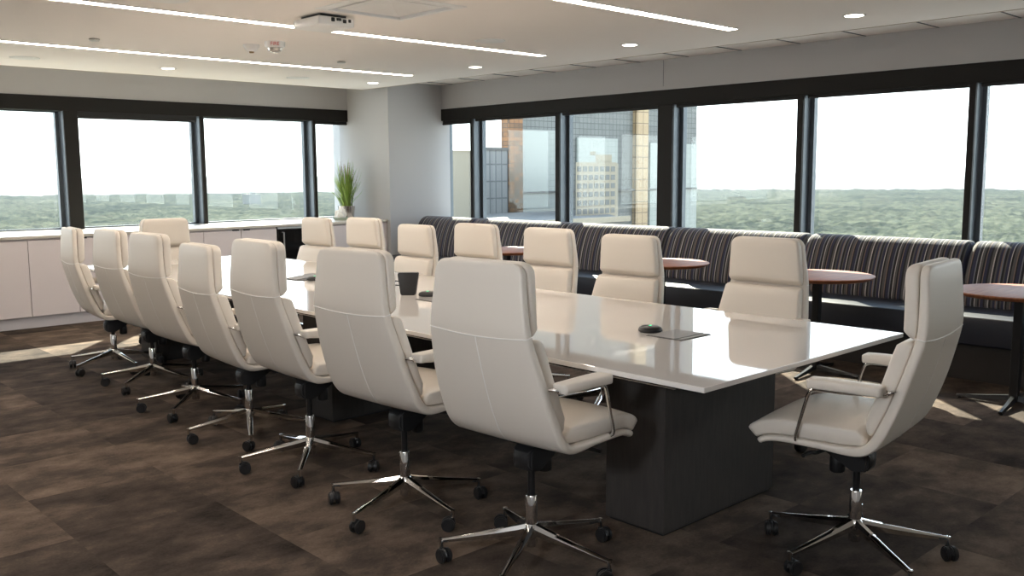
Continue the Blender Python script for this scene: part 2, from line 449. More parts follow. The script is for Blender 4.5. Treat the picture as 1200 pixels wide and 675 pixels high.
def window(nm, wall, a0, a1, shade, mull_w, end='none'):
    """one window between a0 and a1 (glass opening) with the mullion on its far side"""
    w = thing(nm, 'window', None); struct(w); del w['label']
    f = BM(); p = BM(); s = BM(); g = BM()
    fr = 0.035
    if wall == 'y':
        px = GX
        # thin frame around the glass
        box(f, px - 0.03, px + 0.03, a0, a0 + fr, ZBR, ZT); box(f, px - 0.03, px + 0.03, a1 - fr, a1, ZBR, ZT)
        box(f, px - 0.03, px + 0.03, a0, a1, ZBR, ZBR + fr); box(f, px - 0.03, px + 0.03, a0, a1, ZT - 0.01, ZT + 0.01)
        box(p, px - 0.004, px + 0.004, a0 + fr, a1 - fr, ZBR + fr, ZT)
        box(s, XS + 0.02, XS + 0.036, a0 + 0.01, a1 - 0.035, ZT - shade, ZT + 0.02)
        box(s, XS + 0.014, XS + 0.042, a0 + 0.01, a1 - 0.035, ZT - shade - 0.022, ZT - shade, 0.005, 1)
    else:
        py = GY
        box(f, a0, a0 + fr, py - 0.03, py + 0.03, ZB, ZT); box(f, a1 - fr, a1, py - 0.03, py + 0.03, ZB, ZT)
        box(f, a0, a1, py - 0.03, py + 0.03, ZB, ZB + 0.02); box(f, a0, a1, py - 0.03, py + 0.03, ZT - 0.01, ZT + 0.01)
        box(p, a0 + fr, a1 - fr, py - 0.004, py + 0.004, ZB + 0.02, ZT)
        box(s, a0 + 0.01, a1 - 0.035, YS + 0.02, YS + 0.036, ZT - shade, ZT + 0.02)
        box(s, a0 + 0.01, a1 - 0.035, YS + 0.014, YS + 0.042, ZT - shade - 0.022, ZT - shade, 0.005, 1)
    obj('frame', f, M['grey_frame'], w, smooth=False)
    obj('pane', p, M['pane'], w, smooth=False)
    if shade > 0.001: obj('roller_shade', s, M['shade'], w, smooth=False)
    return w

def mullion(nm, wall, c0, c1, extra=False):
    """interior post: black front bar, grey anodised fin running out to the glass"""
    w = thing(nm, None, None); struct(w)
    b = BM(); g = BM()
    if wall == 'y':
        box(b, XS - 0.004, XS + 0.03, c0, c1, ZBR, ZT + 0.03, 0.003, 1)
        box(g, XS + 0.03, GX + 0.02, c0 + 0.004, c1 - 0.004, ZBR, ZT + 0.02)
    else:
        box(b, c0, c1, YS - 0.004, YS + 0.03, ZB, ZT + 0.03, 0.003, 1)
        box(g, c0 + 0.004, c1 - 0.004, YS + 0.03, GY + 0.02, ZB, ZT + 0.02)
    obj('cover', b, M['black_frame'], w, smooth=False)
    obj('fin', g, M['grey_frame'], w, smooth=False)
    return w

# mullion positions (front faces)
ML = [(1.85, 1.90), (3.36, 3.505), (4.862, 4.909), (6.361, 6.404)]
MR = [(8.926, 8.967), (7.419, 7.476), (5.826, 6.010), (4.372, 4.431), (2.888, 2.939), (1.40, 1.45), (-0.08, -0.03), (-1.56, -1.51)]
edgesL = [X0] + [v for m_ in ML for v in m_] + [CX + 0.05]
k = 1
SHL = [0.0, 0.0, 0.05, 0.0, 0.02]
for i in range(0, len(edgesL), 2):
    window('window_%d' % k, 'x', edgesL[i], edgesL[i + 1], SHL[i // 2], 0)
    k += 1
edgesR = [CY + 0.06] + [v for m_ in MR for v in (m_[1], m_[0])] + [Y0]
SHR = [0.03, 0.012, 0.012, 0.012, 0.012, 0.012, 0.0, 0.0, 0.0]
for i in range(0, len(edgesR), 2):
    window('window_%d' % k, 'y', edgesR[i + 1], edgesR[i], SHR[i // 2], 0)
    k += 1
k = 5
for c0, c1 in ML: mullion('trim_%d' % k, 'x', c0, c1); k += 1
for c0, c1 in MR: mullion('trim_%d' % k, 'y', c0, c1); k += 1

# ------------------------------------------------------------------ ceiling fittings
def strip(x0, x1, y, label):
    t = thing('line_light', label, 'ceiling light', (0, 0, 0), 0, 'ceiling line lights')
    b = BM(); box(b, x0, x1, y - 0.045, y + 0.045, ZC - 0.006, ZC - 0.0005); obj('diffuser', b, M['light_strip'], t, smooth=False)
    b = BM()
    for s in (-1, 1): box(b, x0 - 0.004, x1 + 0.004, y + s * 0.048 - 0.004, y + s * 0.048 + 0.004, ZC - 0.007, ZC - 0.0003)
    obj('trim_frame', b, M['white_plastic'], t, smooth=False)
strip(-0.6, 6.20, 8.15, 'long ceiling line light running beside the left windows, farthest of the strips')
strip(-0.6, 6.09, 6.035, 'long ceiling line light interrupted by the white ceiling box, middle strip')
strip(-0.6, 6.08, 4.03, 'ceiling line light ending nearest the right windows, closest visible strip')

def downlight(x, y, label):
    t = thing('downlight', label, 'downlight', (x, y, ZC), 0, 'round ceiling downlights')
    b = BM(); lathe(b, [(0.064, -0.0005), (0.078, -0.0005), (0.079, -0.002), (0.074, -0.0035), (0.064, -0.003)], 36); obj('bezel', b, M['steel'], t)
    b = BM(); lathe(b, [(0, -0.0075), (0.050, -0.0065), (0.0635, -0.003), (0.0635, -0.0005), (0, -0.0005)], 36); obj('lens', b, M['downlight'], t)
DL = [(3.966, 9.171, 'round downlight over the credenza at the left windows'),
      (6.364, 9.097, 'round downlight in the ceiling corner right by the column'),
      (6.224, 7.125, 'round downlight next along the right windows from the column'),
      (6.15, 5.081, 'round downlight between the end of the middle strip and the right windows'),
      (6.184, 3.135, 'round downlight at the upper right near the ceiling edge')]
for x, y, l in DL: downlight(x, y, l)

def speaker(x, y, label):
    t = thing('ceiling_speaker', label, 'speaker', (x, y, ZC), 0, 'flush round ceiling speakers')
    b = BM(); lathe(b, [(0.118, -0.0004), (0.124, -0.0004), (0.124, -0.005), (0.118, -0.006)], 40); obj('rim', b, M['white_plastic'], t)
    b = BM(); lathe(b, [(0, -0.004), (0.117, -0.004), (0.117, -0.0004), (0, -0.0004)], 40); obj('grille', b, M['ceiling'], t)
speaker(2.655, 9.172, 'flush round ceiling speaker at the far left corner of the view')
speaker(5.405, 9.145, 'flush round ceiling speaker between two downlights near the column')
speaker(5.099, 5.657, 'flush round ceiling speaker between the strip end and the air diffuser')
speaker(2.45, 5.62, 'flush round ceiling speaker at the top edge left of the air diffuser')

def cover(x, y, label):
    b = BM(); lathe(b, [(0, -0.016), (0.036, -0.016), (0.040, -0.012), (0.040, -0.004), (0.034, -0.0003), (0, -0.0003)], 28)
    o = obj('sprinkler_cover', b, M['steel'], None, (x, y, ZC)); tag(o, label, 'sprinkler', 'concealed sprinkler covers')
cover(2.708, 7.593, 'small round sprinkler cover at upper left between two light strips')
cover(4.959, 7.594, 'small round sprinkler cover beyond the white ceiling box')

t = thing('smoke_detector', 'small white round ceiling detector beside the fire strobe', 'detector', (3.783, 7.112, ZC))
b = BM(); lathe(b, [(0.030, -0.055), (0.045, -0.045), (0.064, -0.016), (0.066, -0.0003), (0, -0.0003)], 32); obj('body', b, M['white_plastic'], t)
b = BM(); lathe(b, [(0, -0.066), (0.018, -0.066), (0.022, -0.054), (0, -0.054)], 20); obj('sensor', b, M['bud'], t)

t = thing('fire_strobe', 'round white ceiling fire strobe with red lettering and clear lens', 'alarm strobe', (3.842, 6.834, ZC))
b = BM(); lathe(b, [(0.050, -0.050), (0.072, -0.046), (0.080, -0.035), (0.082, -0.0003), (0, -0.0003)], 36); obj('body', b, M['white_plastic'], t)
b = BM(); lathe(b, [(0, -0.088), (0.030, -0.084), (0.054, -0.070), (0.062, -0.050), (0, -0.050)], 24); obj('lens', b, M['lens'], t)
cu = bpy.data.curves.new('fire_lettering', 'FONT'); cu.body = 'FIRE'; cu.size = 0.038; cu.align_x = 'CENTER'; cu.extrude = 0.0006
ang = math.atan2(-6.834, -3.842)
fo = bpy.data.objects.new('lettering', cu); COL.objects.link(fo); fo.parent = t
fo.location = (0.083 * math.cos(ang), 0.083 * math.sin(ang), -0.036); fo.rotation_euler = (R(90), 0, ang + R(90)); cu.materials.append(M['red_ink'])
bpy.context.view_layer.update()
lm = bpy.data.meshes.new_from_object(fo)
lo = bpy.data.objects.new('red_lettering', lm); COL.objects.link(lo); lo.parent = t; lo.location = fo.location; lo.rotation_euler = fo.rotation_euler
bpy.data.objects.remove(fo)

# white ceiling box (wireless presentation unit) under the middle strip
t = thing('ceiling_box', 'white rectangular device box hung from the ceiling across the middle light strip', 'ceiling device', (0, 0, 0))
b = BM(); box(b, 3.36, 3.64, 5.40, 5.72, ZC - 0.078, ZC - 0.020, 0.012, 3); obj('housing', b, M['white_plastic'], t)
b = BM(); box(b, 3.40, 3.60, 5.44, 5.68, ZC - 0.02, ZC - 0.0005); obj('mount', b, M['black_plastic'], t, smooth=False)
for i, (x, w, z0, z1) in enumerate([(3.47, 0.025, -0.052, -0.026), (3.515, 0.035, -0.044, -0.026), (3.56, 0.025, -0.055, -0.032), (3.60, 0.018, -0.048, -0.028)]):
    b = BM(); box(b, x - w / 2, x + w / 2, 5.393, 5.402, ZC + z0, ZC + z1, 0.002, 1); obj('port', b, M['black_plastic'], t, smooth=False)

# square air diffuser
t = thing('air_diffuser', 'square white ceiling air diffuser at the top edge', 'air vent', (3.625, 4.965, ZC))
b = BM()
h = 0.345
rings = [[b.verts.new((sx * q, sy * q, z)) for sx, sy in ((-1, -1), (1, -1), (1, 1), (-1, 1))] for q, z in ((0.345, -0.0005), (0.343, -0.007), (0.315, -0.013), (0.290, -0.012), (0.283, 0.02), (0.283, 0.06))]
for r0, r1 in zip(rings, rings[1:]):
    for i in range(4): b.faces.new((r0[i], r0[(i + 1) % 4], r1[(i + 1) % 4], r1[i]))
obj('frame', b, M['white_plastic'], t, smooth=False)
b = BM(); box(b, -0.283, 0.283, -0.283, 0.283, 0.06, 0.075); obj('plenum', b, M['steel'], t, smooth=False)
b = BM()
rings = [[b.verts.new((sx * q, sy * q, z)) for sx, sy in ((-1, -1), (1, -1), (1, 1), (-1, 1))] for q, z in ((0.235, 0.012), (0.243, 0.004), (0.243, -0.004), (0.236, -0.006), (0.02, 0.030))]
for r0, r1 in zip(rings, rings[1:]):
    for i in range(4): b.faces.new((r0[i], r0[(i + 1) % 4], r1[(i + 1) % 4], r1[i]))
b.faces.new(rings[-1])
obj('plaque', b, M['white_plastic'], t, smooth=False)
b = BM()
for sx, sy in ((-1, -1), (1, -1), (1, 1), (-1, 1)): tube(b, [(sx * 0.22, sy * 0.22, 0.004), (sx * 0.22, sy * 0.22, 0.062)], 0.006, 8)
obj('hanger', b, M['steel'], t)

# ------------------------------------------------------------------ credenza along the left windows
YF = 9.60
ZTOP = 0.89
b = BM(); box(b, X0, CX - 0.002, YF - 0.02, YS + 0.135, 0.862, ZTOP, 0.003, 1)
tag(obj('worktop', b, M['worktop'], None), 'long pale stone counter top under the left windows', 'counter')
xs = [2.69 + 0.4405 * i for i in range(-10, 7)]      # door seams
FR0, FR1 = 5.345, 5.965
def cabinet(x0, x1, label, ndoor=2):
    t = thing('base_cabinet', label, 'cabinet', (x0, YF, 0), 0, 'credenza base cabinets')
    w = x1 - x0
    b = BM(); box(b, 0.001, w - 0.001, 0.02, YS + 0.12 - YF, 0.112, 0.860); obj('carcass', b, M['credenza'], t, smooth=False)
    for k in range(ndoor):
        d = w / ndoor
        b = BM(); box(b, k * d + 0.003, (k + 1) * d - 0.003, 0, 0.019, 0.114, 0.848, 0.0015, 1)
        dr = obj('door', b, M['credenza'], t, smooth=False)
        b = BM(); box(b, k * d + d * (0.76 if k == 0 else 0.06), k * d + d * (0.94 if k == 0 else 0.24), -0.004, 0.004, 0.842, 0.856, 0.001, 1)
        obj('finger_pull', b, M['black_steel'], dr, smooth=False)
    b = BM(); box(b, 0, w, 0.03, 0.05, 0.0, 0.112); obj('kick_board', b, M['plinth'], t, smooth=False)
labs = ['mauve grey cabinet, first of the row from the far left corner', 'mauve grey cabinet, second of the row from the far left corner',
        'mauve grey cabinet third of the row before the left edge of view', 'mauve grey cabinet fourth of the row at the left edge',
        'mauve grey double door cabinet fully in view at left, beyond the bare carpet',
        'mauve grey cabinet below the thick black window post', 'mauve grey cabinet behind the far head chair', 'mauve grey cabinet just left of the black fridge']
seams = [5.333 - 0.881 * i for i in range(9)][::-1]
for i in range(8): cabinet(seams[i], seams[i + 1], labs[i])
cabinet(FR1, CX - 0.004, 'mauve grey cabinet between the fridge and the column')
t = thing('mini_fridge', 'black glass front undercounter fridge built into the credenza', 'fridge', (FR0, YF, 0))
w = FR1 - FR0 - 0.01
b = BM(); box(b, 0, w, 0.025, 0.6, 0.03, 0.858); obj('body', b, M['black_plastic'], t, smooth=False)
b = BM(); box(b, 0.005, w - 0.005, -0.008, 0.022, 0.11, 0.835, 0.006, 2)
dr = obj('door', b, M['fridge_black'], t, smooth=False)
b = BM(); tube(b, [(0.055, -0.008, 0.80), (0.055, -0.045, 0.80), (0.055, -0.045, 0.36), (0.055, -0.008, 0.36)], 0.008, 10); obj('handle', b, M['steel'], dr)
b = BM(); box(b, 0.004, w - 0.004, 0.0, 0.02, 0.838, 0.856); obj('top_vent', b, M['steel'], t, smooth=False)

# plant and tissue dish on the credenza
t = thing('potted_grass', 'green ornamental grass in a hammered silver pot by the column', 'plant', (6.60, 10.08, ZTOP))
b = BM(); lathe(b, [(0, 0.0), (0.082, 0.0), (0.090, 0.006), (0.108, 0.165), (0.108, 0.170), (0.100, 0.170), (0.097, 0.14), (0, 0.14)], 28)
for v in b.verts:
    a = math.atan2(v.co.y, v.co.x)
    if 0.005 < v.co.z < 0.16 and v.co.xy.length > 0.05:
        k_ = 1 + 0.035 * math.sin(9 * a + 40 * v.co.z) * math.sin(60 * v.co.z)
        v.co.x *= k_; v.co.y *= k_
obj('pot', b, M['hammered'], t)
rnd = random.Random(5)
b = BM()
for i in range(150):
    a = rnd.uniform(0, 2 * math.pi); rr = rnd.uniform(0, 0.075)
    lean = rnd.uniform(0.0, 1.0) ** 1.8
    hgt = rnd.uniform(0.32, 0.66) * (1 - 0.35 * lean)
    out = 0.04 + lean * rnd.uniform(0.18, 0.34)
    a2 = a + rnd.uniform(-0.6, 0.6)
    base = Vector((rr * math.cos(a), rr * math.sin(a), 0.14))
    d = Vector((math.cos(a2), math.sin(a2), 0)); side = Vector((-d.y, d.x, 0))
    wv = rnd.uniform(0.006, 0.0105)
    prev = None
    for k_ in range(6):
        s = k_ / 5
        c = base + d * (out * s ** 1.7) + Vector((0, 0, hgt * (s - 0.10 * lean * s * s)))
        ww = wv * (1 - s) ** 0.6 * (0.7 + 0.6 * min(s * 3, 1)) + 0.0004
        cur = [b.verts.new(c - side * ww), b.verts.new(c + d * (ww * 0.35)), b.verts.new(c + side * ww)]
        if prev:
            b.faces.new((prev[0], prev[1], cur[1], cur[0])); b.faces.new((prev[1], prev[2], cur[2], cur[1]))
        prev = cur
for v in b.verts:
    if v.co.x > 0.15: v.co.x = 0.15 + 0.11 * (1 - math.exp(-(v.co.x - 0.15) / 0.11))
obj('blades', b, M['leaf'], t)
b = BM()
for i in range(16):
    a = rnd.uniform(0, 2 * math.pi); rr = rnd.uniform(0.02, 0.11); hz = rnd.uniform(0.50, 0.74)
    base = Vector((0.03 * math.cos(a), 0.03 * math.sin(a), 0.14)); tip = Vector((rr * math.cos(a), rr * math.sin(a), hz))
    tube(b, [base, base.lerp(tip, 0.5) + Vector((0, 0, 0.03)), tip], 0.0014, 5, 4)
    for q in range(5):
        p = base.lerp(tip, 0.78 + 0.055 * q)
        bmesh.ops.create_icosphere(b, subdivisions=1, radius=0.0055, matrix=Matrix.Translation(p + Vector((rnd.uniform(-.006, .006), rnd.uniform(-.006, .006), 0.006))))
obj('flower_stems', b, M['bud'], t)

t = thing('tissue_dish', 'shallow glass dish holding a crumpled white tissue beside the plant', 'dish', (6.43, 9.96, ZTOP))
b = BM(); lathe(b, [(0, 0.0), (0.075, 0.0), (0.10, 0.028), (0.104, 0.034), (0.097, 0.034), (0.072, 0.008), (0, 0.008)], 32); obj('dish', b, M['dish'], t)
b = BM()
bmesh.ops.create_icosphere(b, subdivisions=4, radius=0.07)
for v in b.verts:
    n = noise.noise(v.co * 28); q = v.co.copy()
    v.co = Vector((q.x * (1.0 + 0.4 * n), q.y * (1.0 + 0.4 * n), max(q.z, -0.05) * (1.15 + 0.7 * n) + 0.065))
    if v.co.z < 0.012: v.co.z = 0.012
obj('tissue', b, M['tissue'], t)

# ------------------------------------------------------------------ conference table
TX0, TX1, TY0, TY1 = 2.532, 4.039, 1.760, 7.741
t = thing('conference_table', 'long white gloss conference table on dark wood pedestal bases', 'table', (0, 0, 0))
b = BM(); box(b, TX0, TX1, TY0, TY1, 0.7205, 0.74, 0.0025, 2); obj('tabletop', b, M['tabletop'], t, smooth=False)
b = BM(); box(b, TX0 + 0.03, TX1 - 0.03, TY0 + 0.03, TY1 - 0.03, 0.708, 0.7205); obj('sub_top', b, M['black_steel'], t, smooth=False)
b = BM()
for x in (TX0 + 0.09, TX1 - 0.09): box(b, x - 0.012, x + 0.012, TY0 + 0.18, TY1 - 0.18, 0.690, 0.708, 0.002, 1)
obj('rail', b, M['steel'], t, smooth=False)
for y0 in (2.181, 4.60, 7.13):
    b = BM(); box(b, 2.877, 3.690, y0, y0 + 0.305, 0.012, 0.708, 0.002, 1); p = obj('pedestal', b, M['table_base'], t, smooth=False)
    b = BM(); box(b, 2.89, 3.677, y0 + 0.012, y0 + 0.293, 0.0, 0.014); obj('foot_plate', b, M['black_plastic'], p, smooth=False)

def hatch(x0, x1, y0, y1, label, openang=0):
    t = thing('cable_hatch', label, 'cable hatch', (x0, y0, 0.74), 0, 'metal cable hatches in the table')
    w, d = x1 - x0, y1 - y0
    b = BM(); box(b, 0, w, 0, d, 0.0003, 0.0022, 0.0008, 1); obj('rim', b, M['black_steel'], t, smooth=False)
    b = BM(); box(b, 0.005, w - 0.005, 0.038, d - 0.005, -0.002, 0.002, 0.0008, 1)
    l = obj('lid', b, M['hatch'], t, (0, 0, 0.0024), smooth=False)
    if openang: l.rotation_euler = (0, -R(openang), 0)
    b = BM(); box(b, 0.005, w - 0.005, 0.005, 0.030, 0.0022, 0.004, 0.0006, 1); obj('cable_flap', b, M['hatch'], t, smooth=False)
hatch(3.185, 3.405, 2.335, 2.525, 'flush metal cable hatch nearest the viewer beside the front microphone')
hatch(3.20, 3.42, 4.02, 4.21, 'flush metal cable hatch at mid table partly behind a chair back')
hatch(3.22, 3.44, 5.53, 5.72, 'metal cable hatch toward the far end, lid lifted', 5)

def puck(x, y, label):
    t = thing('microphone_puck', label, 'microphone', (x, y, 0.7402), 0, 'black tabletop microphones')
    b = BM(); lathe(b, [(0, 0.0), (0.048, 0.0), (0.054, 0.004), (0.055, 0.010), (0.050, 0.019), (0.036, 0.026), (0, 0.028)], 40); obj('body', b, M['black_plastic'], t)
    b = BM(); box(b, -0.007, 0.007, -0.005, 0.005, 0.0270, 0.0288, 0.0005, 1); obj('status_light', b, M['green_led'], t, smooth=False)
puck(3.285, 2.58, 'round black microphone with a green light near the front of the table')
puck(3.352, 4.285, 'round black microphone beside the black desk unit at mid table')
puck(3.330, 5.50, 'round black microphone near the lifted hatch toward the far end')

t = thing('desk_unit', 'upright black tapered desk unit with two cables at mid table', 'desk device', (3.305, 4.41, 0.7402), R(-45))
b = BM()
zs = [(0.0, 0.042, 0.030), (0.008, 0.045, 0.032), (0.125, 0.062, 0.026), (0.132, 0.060, 0.024)]
rings = [[b.verts.new((sx * w, sy * d + 0.01 * (z > 0.1), z)) for sx, sy in ((-1, -1), (1, -1), (1, 1), (-1, 1))] for z, w, d in zs]
for r0, r1 in zip(rings, rings[1:]):
    for i in range(4): b.faces.new((r0[i], r0[(i + 1) % 4], r1[(i + 1) % 4], r1[i]))
b.faces.new(rings[0]); b.faces.new(rings[-1])
bmesh.ops.bevel(b, geom=list(b.edges), offset=0.004, segments=2, affect='EDGES')
obj('body', b, M['black_plastic'], t)
for z, e in ((0.080, 0.01), (0.055, -0.01)):
    b = BM(); tube(b, [(-0.05, 0, z), (-0.09, 0.0, z + 0.002), (-0.13, 0.01 + e, z - 0.02), (-0.17, 0.02 + e, 0.015), (-0.22, 0.03 + e, 0.004), (-0.30, 0.03 + 3 * e, 0.004)], 0.0032, 8, 5)
    obj('cable', b, M['black_plastic'], t)

# ------------------------------------------------------------------ office chairs
def make_chair():
    root = thing('office_chair', 'chair', 'office chair', group='cream leather conference chairs')
    # base: sleeve with five legs and five casters
    b = BM(); lathe(b, [(0, 0.062), (0.021, 0.062), (0.023, 0.066), (0.023, 0.092), (0.030, 0.100), (0.034, 0.125), (0.030, 0.140), (0.0225, 0.150), (0.0225, 0.256), (0.0205, 0.260), (0, 0.260)], 28)
    base = obj('base', b, M['chrome'], root)
    RL = 0.34
    for k in range(5):
        a = 2 * math.pi * k / 5
        c, s = math.cos(a), math.sin(a)
        b = BM()
        # triangular-section tapered leg
        secs = []
        for q in range(9):
            u = q / 8; r_ = 0.018 + (RL - 0.018) * u
            top = 0.150 - 0.060 * u ** 0.9; wd = 0.019 * (1 - u) + 0.0105 * u; dp = 0.040 * (1 - u) + 0.014 * u
            secs.append([(r_, -wd * 0.45, top), (r_, wd * 0.45, top), (r_, wd, top - dp * 0.35), (r_, wd * 0.7, top - dp), (r_, -wd * 0.7, top - dp), (r_, -wd, top - dp * 0.35)])
        rings = [[b.verts.new((x * c - y * s, x * s + y * c, z)) for x, y, z in sec] for sec in secs]
        for r0, r1 in zip(rings, rings[1:]):
            for i in range(6): b.faces.new((r0[i], r0[(i + 1) % 6], r1[(i + 1) % 6], r1[i]))
        b.faces.new(rings[0]); b.faces.new(rings[-1])
        lathe(b, [(0, 0.048), (0.0065, 0.048), (0.0075, 0.052), (0.0085, 0.078), (0.010, 0.080), (0.010, 0.0895), (0, 0.0905)], 14, RL * c, RL * s)
        obj('leg', b, M['chrome'], base, angle=50)
        b = BM()
        sw = a + 1.3 + 0.9 * k     # swivel of this caster
        e = Vector((math.cos(sw), math.sin(sw), 0)); ax = Vector((-e.y, e.x, 0))
        wc = Vector((RL * c, RL * s, 0)) + e * 0.018
        for sd in (-1, 1):
            mat_ = Matrix.Translation(wc + ax * (0.014 * sd) + Vector((0, 0, 0.0285))) @ Matrix.Rotation(sw, 4, 'Z') @ Matrix.Rotation(R(90), 4, 'X')
            r_ = bmesh.ops.create_cone(b, cap_ends=True, segments=24, radius1=0.028, radius2=0.028, depth=0.018, matrix=mat_)
        es = [ed for ed in b.edges if len(ed.link_faces) == 2 and any(len(f.verts) > 4 for f in ed.link_faces)]
        bmesh.ops.bevel(b, geom=es, offset=0.004, segments=2, affect='EDGES')
        # hood between the wheels
        pts = [wc + Vector((0, 0, 0.0285)) + e * (0.020 * math.cos(R(g))) + Vector((0, 0, 0.022 * math.sin(R(g)))) for g in range(0, 181, 30)]
        tube(b, pts, 0.007, 8)
        tube(b, [wc - e * 0.018 + Vector((0, 0, 0.046)), wc - e * 0.018 + Vector((0, 0, 0.056))], 0.009, 10)
        obj('caster', b, M['black_plastic'], base, angle=40)
    # everything below rises with the gas lift: built for a seat whose back top is at z = 1.08
    b = BM(); lathe(b, [(0, 0.16), (0.0135, 0.16), (0.0135, 0.300), (0, 0.300)], 20); obj('gas_lift', b, M['black_steel'], root)
    b = BM()
    # tilt mechanism: tapering housing
    secs = [(-0.062, 0.030, 0.318, 0.352), (-0.050, 0.044, 0.292, 0.372), (0.0, 0.052, 0.286, 0.395), (0.06, 0.050, 0.318, 0.408), (0.14, 0.046, 0.362, 0.414), (0.19, 0.040, 0.384, 0.414)]
    rings = [[b.verts.new((x, y, z)) for y, z in ((-w, z0), (w, z0), (w, z1), (-w, z1))] for x, w, z0, z1 in secs]
    for r0, r1 in zip(rings, rings[1:]):
        for i in range(4): b.faces.new((r0[i], r0[(i + 1) % 4], r1[(i + 1) % 4], r1[i]))
    b.faces.new(rings[0]); b.faces.new(rings[-1])
    bmesh.ops.bevel(b, geom=list(b.edges), offset=0.006, segments=2, affect='EDGES')
    box(b, -0.10, 0.17, -0.10, 0.10, 0.406, 0.420, 0.004, 1)
    tilt = obj('tilt_mechanism', b, M['black_plastic'], root)
    b = BM(); lathe(b, [(0, 0.262), (0.024, 0.262), (0.028, 0.268), (0.028, 0.318), (0.022, 0.330), (0, 0.345)], 20, 0.075, 0); obj('tension_knob', b, M['black_plastic'], tilt)
    for sd in (-1, 1):
        b = BM(); tube(b, [(0.05, 0.045 * sd, 0.385), (0.07, 0.10 * sd, 0.378), (0.10, 0.15 * sd, 0.366), (0.11, 0.185 * sd, 0.374), (0.115, 0.235 * sd, 0.372)], 0.0075, 8, 4)
        obj('lever', b, M['black_plastic'], tilt)
    # shell: one upholstered slab, seat and back in a single sweep
    joint = [(0.292, 0.404), (0.275, 0.420), (0.235, 0.4345), (0.17, 0.4405), (0.06, 0.4405), (-0.04, 0.4415), (-0.095, 0.450), (-0.128, 0.478), (-0.152, 0.525), (-0.180, 0.592), (-0.206, 0.668), (-0.233, 0.760), (-0.251, 0.830), (-0.256, 0.880), (-0.253, 0.98), (-0.248, 1.083)]
    wsh = lerpw([(0, 0.535), (0.20, 0.545), (0.45, 0.548), (0.62, 0.520), (0.80, 0.460), (0.90, 0.430), (1, 0.408)])
    tsh = lerpw([(0, 0.022), (0.25, 0.024), (0.36, 0.034), (0.45, 0.038), (0.6, 0.036), (0.8, 0.033), (1, 0.030)])
    b = BM(); slab(b, joint, wsh, tsh, 0.011, (0.03, 0.045), 0.004, 70, side=1)
    shell = obj('shell', b, M['leather'], root, angle=60)
    # seams on the rear of the shell
    P, Lt = resample(catmull([(x, 0, z) for x, z in joint], 10), 200)
    def rear(i, off=0.0):
        T = (P[min(i + 1, 199)] - P[max(i - 1, 0)]).normalized(); q = i / 199
        return P[i] + Vector((-T.z, 0, T.x)) * (tsh(q) + 0.004 + off)
    iz = min(range(200), key=lambda i: abs(P[i].z - 0.842) + (0 if P[i].x < -0.2 else 9))
    b = BM()
    w_ = wsh(iz / 199) / 2 - 0.010
    cpt = rear(iz); th_ = tsh(iz / 199); Tz = (P[iz + 1] - P[iz - 1]).normalized(); Nz = Vector((-Tz.z, 0, Tz.x))
    line = []
    for k in range(-12, 13):
        y = w_ * k / 12
        line.append(cpt + Vector((0, y, -0.010 * (1 - (y / w_) ** 2))) - Nz * (0.004 * (abs(y) / w_) ** 2.4))
    for sg, ins in ((1, 25), (-1, 0)):
        ex = [cpt + Vector((0, sg * (w_ + 0.0065), 0)) - Nz * 0.0075, cpt + Vector((0, sg * (w_ + 0.010), 0)) - Nz * 0.014, cpt + Vector((0, sg * (w_ + 0.010), 0)) - Nz * (th_ - 0.002)]
        line = line + ex if sg > 0 else ex[::-1] + line
    tube(b, line, 0.0022, 6)
    ie = min(range(200), key=lambda i: abs(P[i].x + 0.03) + (0 if P[i].z < 0.46 else 9))
    tube(b, [rear(i, -0.0008) + Vector((0, 0, -0.010 if i == iz else 0)) for i in range(iz - 2, ie, -4)], 0.0022, 6)
    obj('seam', b, M['thread'], shell)
    # cushions
    def off(pts, d):   # points just above the joint line
        return pts
    seatp = [(0.293, 0.408), (0.275, 0.4235), (0.235, 0.4375), (0.17, 0.4435), (0.06, 0.4435), (-0.04, 0.4445), (-0.112, 0.4505)]
    b = BM(); slab(b, seatp, lerpw([(0, 0.525), (0.4, 0.532), (1, 0.510)]), lerpw([(0, 0.052), (0.3, 0.058), (0.80, 0.060), (0.93, 0.054), (1, 0.032)]), 0.012, (0.032, 0.02), 0.010, 40, side=-1)
    obj('seat_cushion', b, M['leather'], root, angle=60)
    backp = [(-0.128, 0.487), (-0.150, 0.528), (-0.178, 0.594), (-0.203, 0.668), (-0.230, 0.760), (-0.2465, 0.824)]
    b = BM(); slab(b, backp, lerpw([(0, 0.508), (0.4, 0.505), (1, 0.450)]), lerpw([(0, 0.020), (0.12, 0.048), (0.8, 0.054), (0.94, 0.052), (1, 0.026)]), 0.012, (0.015, 0.015), 0.008, 36, side=-1)
    obj('back_cushion', b, M['leather'], root, angle=60)
    headp = [(-0.2495, 0.836), (-0.2525, 0.880), (-0.2495, 0.98), (-0.2445, 1.086)]
    b = BM(); slab(b, headp, lerpw([(0, 0.445), (0.5, 0.428), (1, 0.404)]), lerpw([(0, 0.022), (0.10, 0.045), (0.9, 0.045), (1, 0.040)]), 0.014, (0.016, 0.045), 0.006, 28, side=-1)
    obj('headrest', b, M['leather'], root, angle=60)
